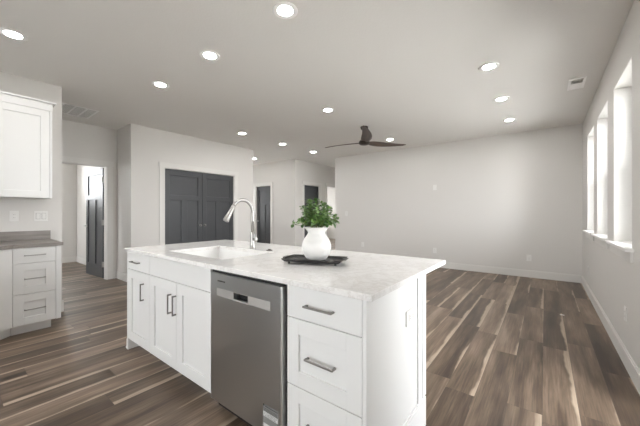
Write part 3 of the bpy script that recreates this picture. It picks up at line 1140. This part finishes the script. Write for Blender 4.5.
# wall cabinet
XU = -4.37
o = (XW + .16, .32, 1.375)
t = thing('wall_cabinet', 'white wall cabinet with crown molding above the grey countertop', 'cabinet', o)
MB(o).box((XW + .001, -.14, 1.375), (XU - .02, .760, 2.40)).build('body', M['cab'], t)
MB(o).box((XU - .02, .741, 1.375), (XU - .001, .760, 2.40), .001).build('filler', M['cab'], t)
for ya_, yb_ in ((.305, .738), (-.138, .301)):
    shaker(MB(o), (XU - .02, ya_, 1.378), UY, NX, yb_ - ya_, 2.343 - 1.378, .074).build('door', M['cab'], t)
mb = MB(o)
mb.box((XW + .001, -.14, 2.345), (XU + .004, .764, 2.425), .001)
mb.box((XW + .001, -.16, 2.425), (XU + .03, .792, 2.443), .003)
mb.build('crown', M['cab'], t)


# ------------------------------------------------------------------ outlets and switches
def plate(kind, c, u, n, label, wd=.075, h=.118, gang=1, horizontal=False, group=None):
    c, u, n = Vector(c), Vector(u), Vector(n)
    t = thing('light_switch' if kind == 'switch' else 'wall_outlet' if kind == 'outlet' else 'wall_plate', label,
              {'switch': 'switch', 'outlet': 'outlet', 'blank': 'wall plate'}[kind], c, group=group)
    MB().frame_box((0, 0, 0), u, n, (-wd / 2, wd / 2), (0, .006), (-h / 2, h / 2), .002).build('plate', M['plate'], t)
    for g in range(gang):
        cu = (g - (gang - 1) / 2) * .05
        if kind == 'switch':
            MB().frame_box((0, 0, 0), u, n, (cu - .0185, cu + .0185), (.005, .0066), (-.035, .035)).build('rocker_gap_shade', M['slot'], t)  # darker box paints the shadow line around the rocker
            MB().frame_box((0, 0, 0), u, n, (cu - .0165, cu + .0165), (.005, .010), (-.033, .033), .002).build('rocker', M['plate'], t)
        elif kind == 'outlet':
            fb = MB()
            if horizontal:
                fb.frame_box((0, 0, 0), u, n, (-.034, .034), (.005, .0085), (-.0165, .0165), .002)
            else:
                fb.frame_box((0, 0, 0), u, n, (-.0165, .0165), (.005, .0085), (-.034, .034), .002)
            face = fb.build('receptacle', M['plate'], t)
            for q in (-1, 1):
                sb = MB()
                for e in (-1, 1):
                    if horizontal:
                        sb.frame_box((0, 0, 0), u, n, (q * .018 - .004, q * .018 + .004), (.008, .0089), (e * .006 - .0012, e * .006 + .0012))
                    else:
                        sb.frame_box((0, 0, 0), u, n, (e * .006 - .0012, e * .006 + .0012), (.008, .0089), (q * .018 - .004, q * .018 + .004))
                sb.build('socket_slots', M['slot'], face)
    return t


plate('outlet', (XW, .498, 1.176), (0, 1, 0), (1, 0, 0), 'white wall outlet under the white wall cabinet')
plate('switch', (XW, .717, 1.174), (0, 1, 0), (1, 0, 0), 'white double rocker switch on the kitchen wall near its end', .118, .118, 2)
plate('outlet', (XEP, 1.474, .680), (0, 1, 0), (1, 0, 0), 'white outlet set sideways on the island end panel', .125, .078, horizontal=True)
plate('blank', (-1.957, YK, 1.782), (1, 0, 0), (0, -1, 0), 'white blank plate high on the far wall, right of the fan')
plate('outlet', (-1.957, YK, .370), (1, 0, 0), (0, -1, 0), 'white outlet on the far wall just beyond the right worktop corner')
plate('outlet', (-0.239, YK, .363), (1, 0, 0), (0, -1, 0), 'white outlet low on the far wall near the right corner')
plate('switch', (-4.295, YK, 1.196), (1, 0, 0), (0, -1, 0), 'white switch at the left end of the far wall beside the plant')
plate('outlet', (-3.79, YK, .385), (1, 0, 0), (0, -1, 0), 'white outlet low on the far wall right of the vase')
plate('outlet', (XR, 5.866, .362), (0, 1, 0), (-1, 0, 0), 'white outlet on the window wall near the far corner')
plate('outlet', (XR, 3.343, .402), (0, 1, 0), (-1, 0, 0), 'white outlet on the window wall below the nearest window')

# ------------------------------------------------------------------ ceiling: lights, vents, fan
LG = 'recessed ceiling lights'
LIGHTS = [
    (-3.65, .38, 'recessed ceiling light at the upper left, above the drawer cabinet beside the wall cabinet'),
    (-3.672, 1.615, 'leftmost of the three recessed lights in a row over the island, above its far end'),
    (-2.606, 1.612, 'middle one of the three recessed lights in a row over the island'),
    (-1.572, 1.605, 'recessed light at the top edge, nearest the camera of the row over the island'),
    (-2.582, 3.547, 'recessed ceiling light just in front of the ceiling fan, above the vase'),
    (-4.668, 3.574, 'recessed light in front of the double doors, nearest of the row left of the fan'),
    (-4.662, 4.673, 'middle one of the three recessed lights in the row left of the fan'),
    (-4.661, 5.758, 'farthest of the three recessed lights in the row left of the fan'),
    (-2.584, 5.768, 'recessed ceiling light behind the right fan blade'),
    (-0.470, 3.535, 'nearest of the three recessed lights in the row along the windows'),
    (-0.468, 4.642, 'middle one of the three recessed lights in the row along the windows'),
    (-0.472, 5.767, 'farthest of the three recessed lights in the row along the windows'),
    (-2.606, .38, 'recessed ceiling light beyond the top edge, nearer the upper left one'),
    (-1.572, .38, 'recessed ceiling light beyond the top edge, above the floor before the dishwasher'),
    (-6.543, 5.422, 'recessed light in the hall, peeking past the corner of the double door wall'),
]
lamp = None
for x, y, lab in LIGHTS:
    if lamp is None:
        lamp = thing('recessed_light', lab, 'ceiling light', (x, y, H), 0, LG)
        MB().lathe((0, 0, 0), [(.096, 0), (.096, -.003), (.092, -.005), (.070, -.006), (.058, -.0032)], 36, cap=False).build('trim_ring', M['metal_white'], lamp)
        MB().lathe((0, 0, 0), [(.0005, -.0035), (.040, -.0035), (.057, -.0035), (.057, -.0005)], 36, cap=False).build('lens', M['lens'], lamp)
    else:
        dup(lamp, (x, y, H), lab)

t = thing('ceiling_vent', 'white ceiling register between the recessed lights and the windows', 'vent', (.298, 4.637, H))
mb = MB()
hw, hl, b = .078, .182, .026
mb.box((-hw, -hl, -.007), (-hw + b, hl, 0), .0015).box((hw - b, -hl, -.007), (hw, hl, 0), .0015)
mb.box((-hw + b, -hl, -.007), (hw - b, -hl + b, 0), .0015).box((-hw + b, hl - b, -.007), (hw - b, hl, 0), .0015)
mb.build('frame', M['metal_white'], t)
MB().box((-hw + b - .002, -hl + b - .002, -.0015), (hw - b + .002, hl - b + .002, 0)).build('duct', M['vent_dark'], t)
mbs = MB()
for i in range(15):
    y = -hl + b + .010 + i * (2 * (hl - b) - .02) / 14
    sgn = 1 if i > 6 else -1
    mbs.poly([(-hw + b, y - .008 * sgn, -.0015), (hw - b, y - .008 * sgn, -.0015), (hw - b, y + .006 * sgn, -.0065), (-hw + b, y + .006 * sgn, -.0065),
              (-hw + b, y - .008 * sgn, -.0030), (hw - b, y - .008 * sgn, -.0030), (hw - b, y + .006 * sgn, -.0078), (-hw + b, y + .006 * sgn, -.0078)],
             [(0, 1, 2, 3), (7, 6, 5, 4), (0, 4, 5, 1), (1, 5, 6, 2), (2, 6, 7, 3), (3, 7, 4, 0)])
mbs.build('louver', M['metal_white'], t)

t = thing('return_grille', 'large white return air grille on the ceiling above the left doorway', 'vent', (-5.63, 1.19, H))
mb = MB()
hx_, hy_, b = .28, .275, .022
mb.box((-hx_, -hy_, -.008), (-hx_ + b, hy_, 0), .0015).box((hx_ - b, -hy_, -.008), (hx_, hy_, 0), .0015)
mb.box((-hx_ + b, -hy_, -.008), (hx_ - b, -hy_ + b, 0), .0015).box((-hx_ + b, hy_ - b, -.008), (hx_ - b, hy_, 0), .0015)
mb.build('frame', M['metal_white'], t)
for i in range(3):
    y = -hy_ + (i + 1) * 2 * hy_ / 4
    MB().box((-hx_ + b, y - .010, -.0085), (hx_ - b, y + .010, -.001), .001).build('cross_bar', M['metal_white'], t)
MB().box((-hx_ + b - .002, -hy_ + b - .002, -.001), (hx_ - b + .002, hy_ - b + .002, 0)).build('duct', mat('filter_grey', (.66, .65, .63), .8), t)
mbs = MB()
for i in range(26):
    x = -hx_ + b + .008 + i * (2 * (hx_ - b) - .016) / 25
    mbs.poly([(x - .009, -hy_ + b, -.0015), (x - .009, hy_ - b, -.0015), (x + .006, hy_ - b, -.0065), (x + .006, -hy_ + b, -.0065),
              (x - .009, -hy_ + b, -.0025), (x - .009, hy_ - b, -.0025), (x + .006, hy_ - b, -.0075), (x + .006, -hy_ + b, -.0075)],
             [(0, 1, 2, 3), (7, 6, 5, 4), (0, 4, 5, 1), (1, 5, 6, 2), (2, 6, 7, 3), (3, 7, 4, 0)])
mbs.build('louver', M['metal_white'], t)

# fan
FNX, FNY, FNZ = -2.572, 4.64, 2.475
t = thing('ceiling_fan', 'dark walnut three-blade ceiling fan', 'fan', (FNX, FNY, H))
zf = FNZ - H
MB().lathe((0, 0, 0), [(.068, 0), (.068, -.02), (.055, -.045), (.02, -.055)], 32).build('canopy_mount', M['bronze'], t)
MB().lathe((0, 0, 0), [(.013, -.05), (.013, zf + .04)], 18).build('downrod', M['bronze'], t)
MB().lathe((0, 0, zf), [(.02, .065), (.05, .055), (.085, .03), (.10, .0), (.095, -.022), (.07, -.040), (.025, -.046)], 36).build('motor_housing', M['bronze'], t)
RB = .90
for bi in range(3):
    a0 = math.radians(-61) + bi * 2 * PI / 3        # first blade points at the camera
    mb = MB()
    ns, nt = 22, 6
    top, bot = [], []
    for i in range(ns + 1):
        s_ = i / ns
        r = .06 + s_ * (RB - .06)
        wd = .5 * (.10 + .075 * math.sin(PI * min(1, s_ * 1.15) ** .8) if s_ < .85 else 0.10 + .075 * math.sin(PI * min(1, s_ * 1.15) ** .8))
        if s_ > .88:
            wd *= math.sqrt(max(0.02, 1 - ((s_ - .88) / .12) ** 2))
        if s_ < .12:
            wd *= .75 + .25 * s_ / .12
        sweep = .055 * math.sin(PI * s_) - .01
        pitch = -math.radians(18 - 9 * s_)
        rise = .012 * s_ + .02 * s_ * s_
        for j in range(nt + 1):
            q = (j / nt - .5) * 2
            y = sweep + q * wd * math.cos(pitch)
            z = rise + q * wd * math.sin(pitch) + .008 * (1 - q * q)
            th = .009 * (1 - .75 * q * q) * (1 - .5 * s_)
            top.append((r, y, z + th * .5))
            bot.append((r, y, z - th * .5))
    n_ = (ns + 1) * (nt + 1)
    fs = []
    W_ = nt + 1
    for i in range(ns):
        for j in range(nt):
            q = i * W_ + j
            fs.append((q, q + 1, q + W_ + 1, q + W_))
            fs.append((n_ + q, n_ + q + W_, n_ + q + W_ + 1, n_ + q + 1))
        for j in (0, nt):
            q = i * W_ + j
            fs.append((q, q + W_, n_ + q + W_, n_ + q))
    for i in (0, ns):
        for j in range(nt):
            q = i * W_ + j
            fs.append((q, q + 1, n_ + q + 1, n_ + q))
    mb.poly(top + bot, fs, True)
    bl = mb.build('blade', M['walnut'], t, (0, 0, zf))
    bl.rotation_euler = (0, 0, a0)

# scrap on the floor
tag(MB().prism([(-.022, -.010), (.018, -.014), (.024, .008), (-.012, .014)], 0.0, .003).build('floor_spot', M['spot_white'], loc=(.16, 4.496, .0005)),  # small flat white shape on the boards
    'tiny white scrap lying on the plank floor near the windows', 'spot')
